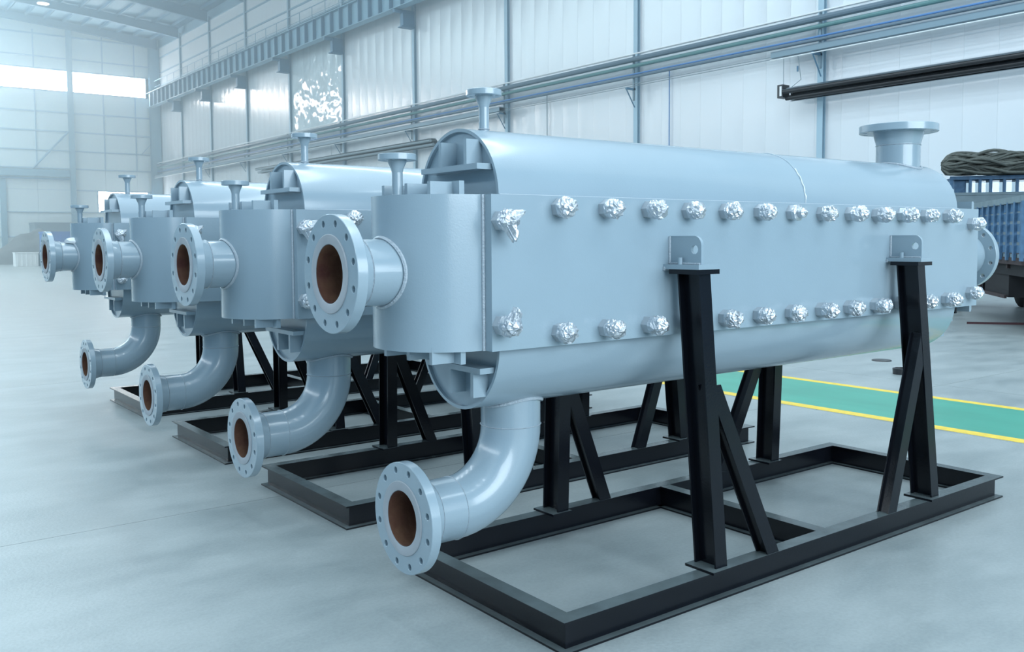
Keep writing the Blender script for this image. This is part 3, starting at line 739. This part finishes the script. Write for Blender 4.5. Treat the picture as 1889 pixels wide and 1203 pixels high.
# local: +x = forward, -y = right side; left side at y=0
def part(mb, name, mt, par=None): return mb.build(name, mt, par or tr)
cab = part(MB().prism([(0.15, .75), (2.0, .75), (2.05, 1.7), (1.75, 2.95), (1.5, 3.02), (.35, 3.02), (.15, 2.9)], (0, -.12, 0), (0, -.14, 0), (1, 0, 0), (0, 0, 1)), 'cab', TRBLUE)
part(MB().prism([(0.15, .75), (2.0, .75), (2.05, 1.7), (1.75, 2.95), (1.5, 3.02), (.35, 3.02), (.15, 2.9)], (0, -2.12, 0), (0, -2.10, 0), (1, 0, 0), (0, 0, 1)), 'cab_side', TRBLUE, cab)
part(MB().box(.15, 1.7, -2.12, -.12, 2.97, 3.03).box(.15, 2.0, -2.12, -.12, .72, .80), 'cab_roof', TRBLUE, cab)
rw = MB().box(.12, .16, -2.12, -.12, .75, 2.62).box(.12, .16, -2.12, -.12, 2.93, 3.04).box(.12, .16, -.36, -.12, 2.6, 3.0).box(.12, .16, -2.12, -1.70, 2.6, 3.0)
part(rw, 'cab_rear_panel', TRBLUE, cab)
part(MB().box(.13, .135, -1.72, -.26, 2.6, 2.97), 'rear_window', GLASS, cab)
# headboard with bars in front of the window
hb = part(MB().box(-.04, .0, -2.15, 0, 1.2, 2.60).box(-.05, .01, -2.15, 0, 2.60, 2.66), 'headboard', TRGREY)
for y in (-.03, -.42, -.62, -.84, -1.12, -1.38, -1.66, -2.1):
    part(MB().box(-.045, .0, y-.03, y+.03, 2.6, 3.0), 'bar', TRBLUE, hb)
part(MB().box(-.06, .02, -2.15, 0.0, 2.95, 3.03), 'top_rail', TRBLUE, hb)
# slatted left side
sd = part(MB().box(-6.2, -.05, -.05, -.02, 1.30, 1.36), 'side_board', TRGREY)
for k, z in enumerate((1.38, 1.56, 1.74, 1.92, 2.08)):
    part(MB().box(-6.2, -1.1, -.04, -.01, z, z+.13), 'slat', TRBLUE, sd)
for k in range(12):
    x = -1.15-.46*k
    part(MB().box(x-.05, x+.05, -.01, .035, 1.25, 2.24), 'stake', TRBLUE, sd)
part(MB().box(-6.2, -.3, -.06, .03, 2.22, 2.33), 'top_board', TRGREY, sd)
part(MB().box(-1.05, -.05, -.05, -.02, 1.36, 2.22), 'front_board', TRGREY, sd)
part(MB().box(-6.2, 0, -2.2, 0, 1.18, 1.30), 'bed', TRRUST)
for y in (-.75, -1.45): part(MB().box(-6.2, 1.9, y-.05, y+.05, .85, 1.12), 'chassis_rail', TRRUST)
for x in (-1.6, -2.7, -3.8, -5): part(MB().box(x-.05, x+.05, -2.15, -.05, 1.10, 1.18), 'cross_member', TRRUST)
part(MB().box(-2.9, -1.0, -.85, -.12, .60, 1.18).box(-4.9, -3.1, -.85, -.12, .58, 1.18), 'fuel_tank', TYRE)
part(MB().box(-6.0, -.3, -.16, -.10, .98, 1.18), 'side_skirt', TYRE)
part(MB().box(-4.9, -1.0, -.09, -.05, .56, .62).box(-3.0, -2.94, -.09, -.05, .58, 1.2), 'side_guard', TRRUST)
part(MB().box(-3.2, -1.2, -2.1, -.9, .60, 1.15), 'battery_box', TYRE)
for x in (1.1, -5.9):
    for y in (-.35, -1.85):
        M = Matrix.Translation((x, y+.13, .47)) @ Matrix.Rotation(PI/2, 4, 'X')
        wl = part(MB().lathe([(.24, 0), (.40, .0), (.46, .04), (.47, .10), (.47, .16), (.46, .22), (.40, .26), (.24, .26)], M, 32, True), 'wheel', TYRE)
        part(MB().lathe([(.001, .05), (.10, .04), (.12, .08), (.24, .06), (.25, .02)], M, 24), 'hub', TRRUST, wl)
# rope heap on the cab
from mathutils import noise as _n
rp_ = empty('rope_heap', (18.41, 8.06, 3.04), 'tangled heap of old grey rope piled on top of the blue truck', 'rope', rot=(0, 0, PI/2-HA))
rnd = random.Random(4)
for k in range(74):
    z0 = rnd.uniform(.04, .46); x0 = rnd.uniform(-.30, .30); n_ = 26; ph = rnd.uniform(0, 6); fr = rnd.uniform(2, 4.5); am = rnd.uniform(.04, .11); sl = rnd.uniform(-.05, .05)
    half = .5-(.34-z0)*.2
    pts = []
    for i in range(n_):
        t = i/(n_-1); y = .16-2.6*t
        
        if t < .12: endr = math.sqrt(max(0, 1-(1-t/.12)**2))
        else: endr = 1
        zz = .24+(z0-.24)*(.35+.65*endr)+am*math.sin(fr*t*3+ph)*endr+sl*(t-.5)
        pts.append((x0*endr+.08*math.sin(3*t*fr+k), y, max(.035, zz)))
    MB().tube(pts, rnd.uniform(.018, .040), 7).build('rope_strand', ROPE, rp_, 60)

# ================================================================== SMALL AND FAR THINGS
# rubble heap by the end wall
def heap(name, c, rx, ry, h, mt, seed, label, cat):
    bm = bmesh.new(); N = 36; rows = []
    for j in range(0, 13):
        f = j/12; row = []
        for i in range(N):
            a = 2*PI*i/N; r = 1-f
            p = Vector((rx*r*math.cos(a), ry*r*math.sin(a), h*(1-r**1.6)))
            nn = _n.noise(Vector((p.x*.7, p.y*.7, seed)))
            p.z = max(0, p.z+nn*.35*h*(1 if 0 < j else 0)); row.append(bm.verts.new(p))
        rows.append(row)
    for j in range(12):
        for i in range(N): bm.faces.new((rows[j][i], rows[j][(i+1) % N], rows[j+1][(i+1) % N], rows[j+1][i]))
    bm.faces.new(rows[12])
    me = bpy.data.meshes.new(name); bm.to_mesh(me); bm.free(); sharp(me, 25)
    o = link(name, me, mt); o.location = c; tag(o, label, cat); return o
heap('rubble_heap', (12.3, 80, 0), 4.6, 3.0, 2.6, DIRT, 3.3, 'low grey heap of rubble at the foot of the end wall, far left', 'rubble')
def boxthing(name, x0, x1, y0, y1, z0, z1, mt, label, cat, extra=None):
    c = ((x0+x1)/2, (y0+y1)/2, z0); e = empty(name, c, label, cat)
    b = MB(c); t = .05*(z1-z0)+.02; b.box(x0, x1, y0, y1, z0, z1-t); b.build('body', mt, e)
    MB(c).box(x0-.04, x1+.04, y0-.04, y1+.04, z1-t, z1).build('lid', mt, e)
    n = 5
    for k in range(n):
        x = x0+(x1-x0)*(k+.5)/n
        MB(c).box(x-.03, x+.03, y0-.03, y0, z0+.02, z1-t).build('rib', mt, e)
    return e
boxthing('skip_container', 11.7, 15.3, 73, 75.5, 0, 2.5, BLUEBOX, 'deep blue container far away behind the farthest exchanger nozzle', 'container')
boxthing('white_crate', 9.15, 10.6, 70, 71, 0, 1.0, WHITE, 'small white crate on the floor in front of the far rubble', 'crate')
boxthing('grey_crate', 10.7, 13.2, 70, 71.2, 0, .85, STEELD, 'low dark grey crate beside the small white crate, far left', 'crate')
# parked panel load behind
e = boxthing('stacked_sheets', 13.0, 18.5, 84.5, 87, 0, 3.4, TRAYM, 'tall pale grey stack behind the farthest exchanger at the end wall', 'stack')
# rag on the farthest nozzle
bm = bmesh.new(); bmesh.ops.create_icosphere(bm, subdivisions=2, radius=.05)
for v in bm.verts:
    n_ = _n.noise(v.co*30); v.co = Vector((v.co.x*1.5, v.co.y*.8, max(-.02, v.co.z*.7)))*(1+.5*n_)
me = bpy.data.meshes.new('white_rag'); bm.to_mesh(me); bm.free(); sharp(me, 50)
o = link('white_rag', me, WHITE); o.location = (-.44+.123, YC+6.206-.06, ZC+PR+.01); tag(o, 'crumpled white rag lying on the side nozzle of the farthest exchanger', 'rag')
# floor debris beyond the walkway
d = MB().lathe([(.001, .002), (.09, 0.0), (.095, .07), (.07, .075), (.065, .03), (.001, .03)], Matrix.Identity(4), 20).build('rubber_puck', DARKTUBE); d.location = (8.15, 3.28, .001); tag(d, 'small round dark cup on the floor behind the right post', 'scrap')
d = MB().lathe([(.001, .001), (.13, 0.0), (.12, .012), (.001, .015)], Matrix.Scale(1, 4), 16).build('flat_scrap', DARKTUBE); d.location = (9.1, 4.1, .001); tag(d, 'flat dark disc of scrap lying on the floor beyond the yellow line', 'scrap')
o = MB().prism([(-.02, 0), (.02, 0), (.02, .006), (.006, .01), (.006, .04), (-.006, .04), (-.006, .01), (-.02, .006)], (0, -2.4, 0), (0, .5, 0), (1, 0, 0), (0, 0, 1)).build('steel_bar', REDBAR); o.location = (15.5, 5.6, 0); o.rotation_euler = (0, 0, math.radians(37)); tag(o, 'thin dark red steel bar lying on the floor below the truck', 'bar')

# ================================================================== HAZE in the far part of the hall
hz = MB().box(-21, 22.9, 12, YE-1.2, .05, 19.4).build('hall_haze', None)
hm = bpy.data.materials.new('haze'); hm.use_nodes = True; nt = hm.node_tree; nt.nodes.clear()
vo = nt.nodes.new('ShaderNodeVolumeScatter'); vo.inputs['Color'].default_value = (0.72, 0.90, 1, 1); vo.inputs['Density'].default_value = 0.015; vo.inputs['Anisotropy'].default_value = 0.55
ou = nt.nodes.new('ShaderNodeOutputMaterial'); nt.links.new(vo.outputs[0], ou.inputs['Volume'])
hz.data.materials.clear(); hz.data.materials.append(hm)
tag(hz, 'pale dusty haze filling the far part of the hall', 'haze', kind='stuff')
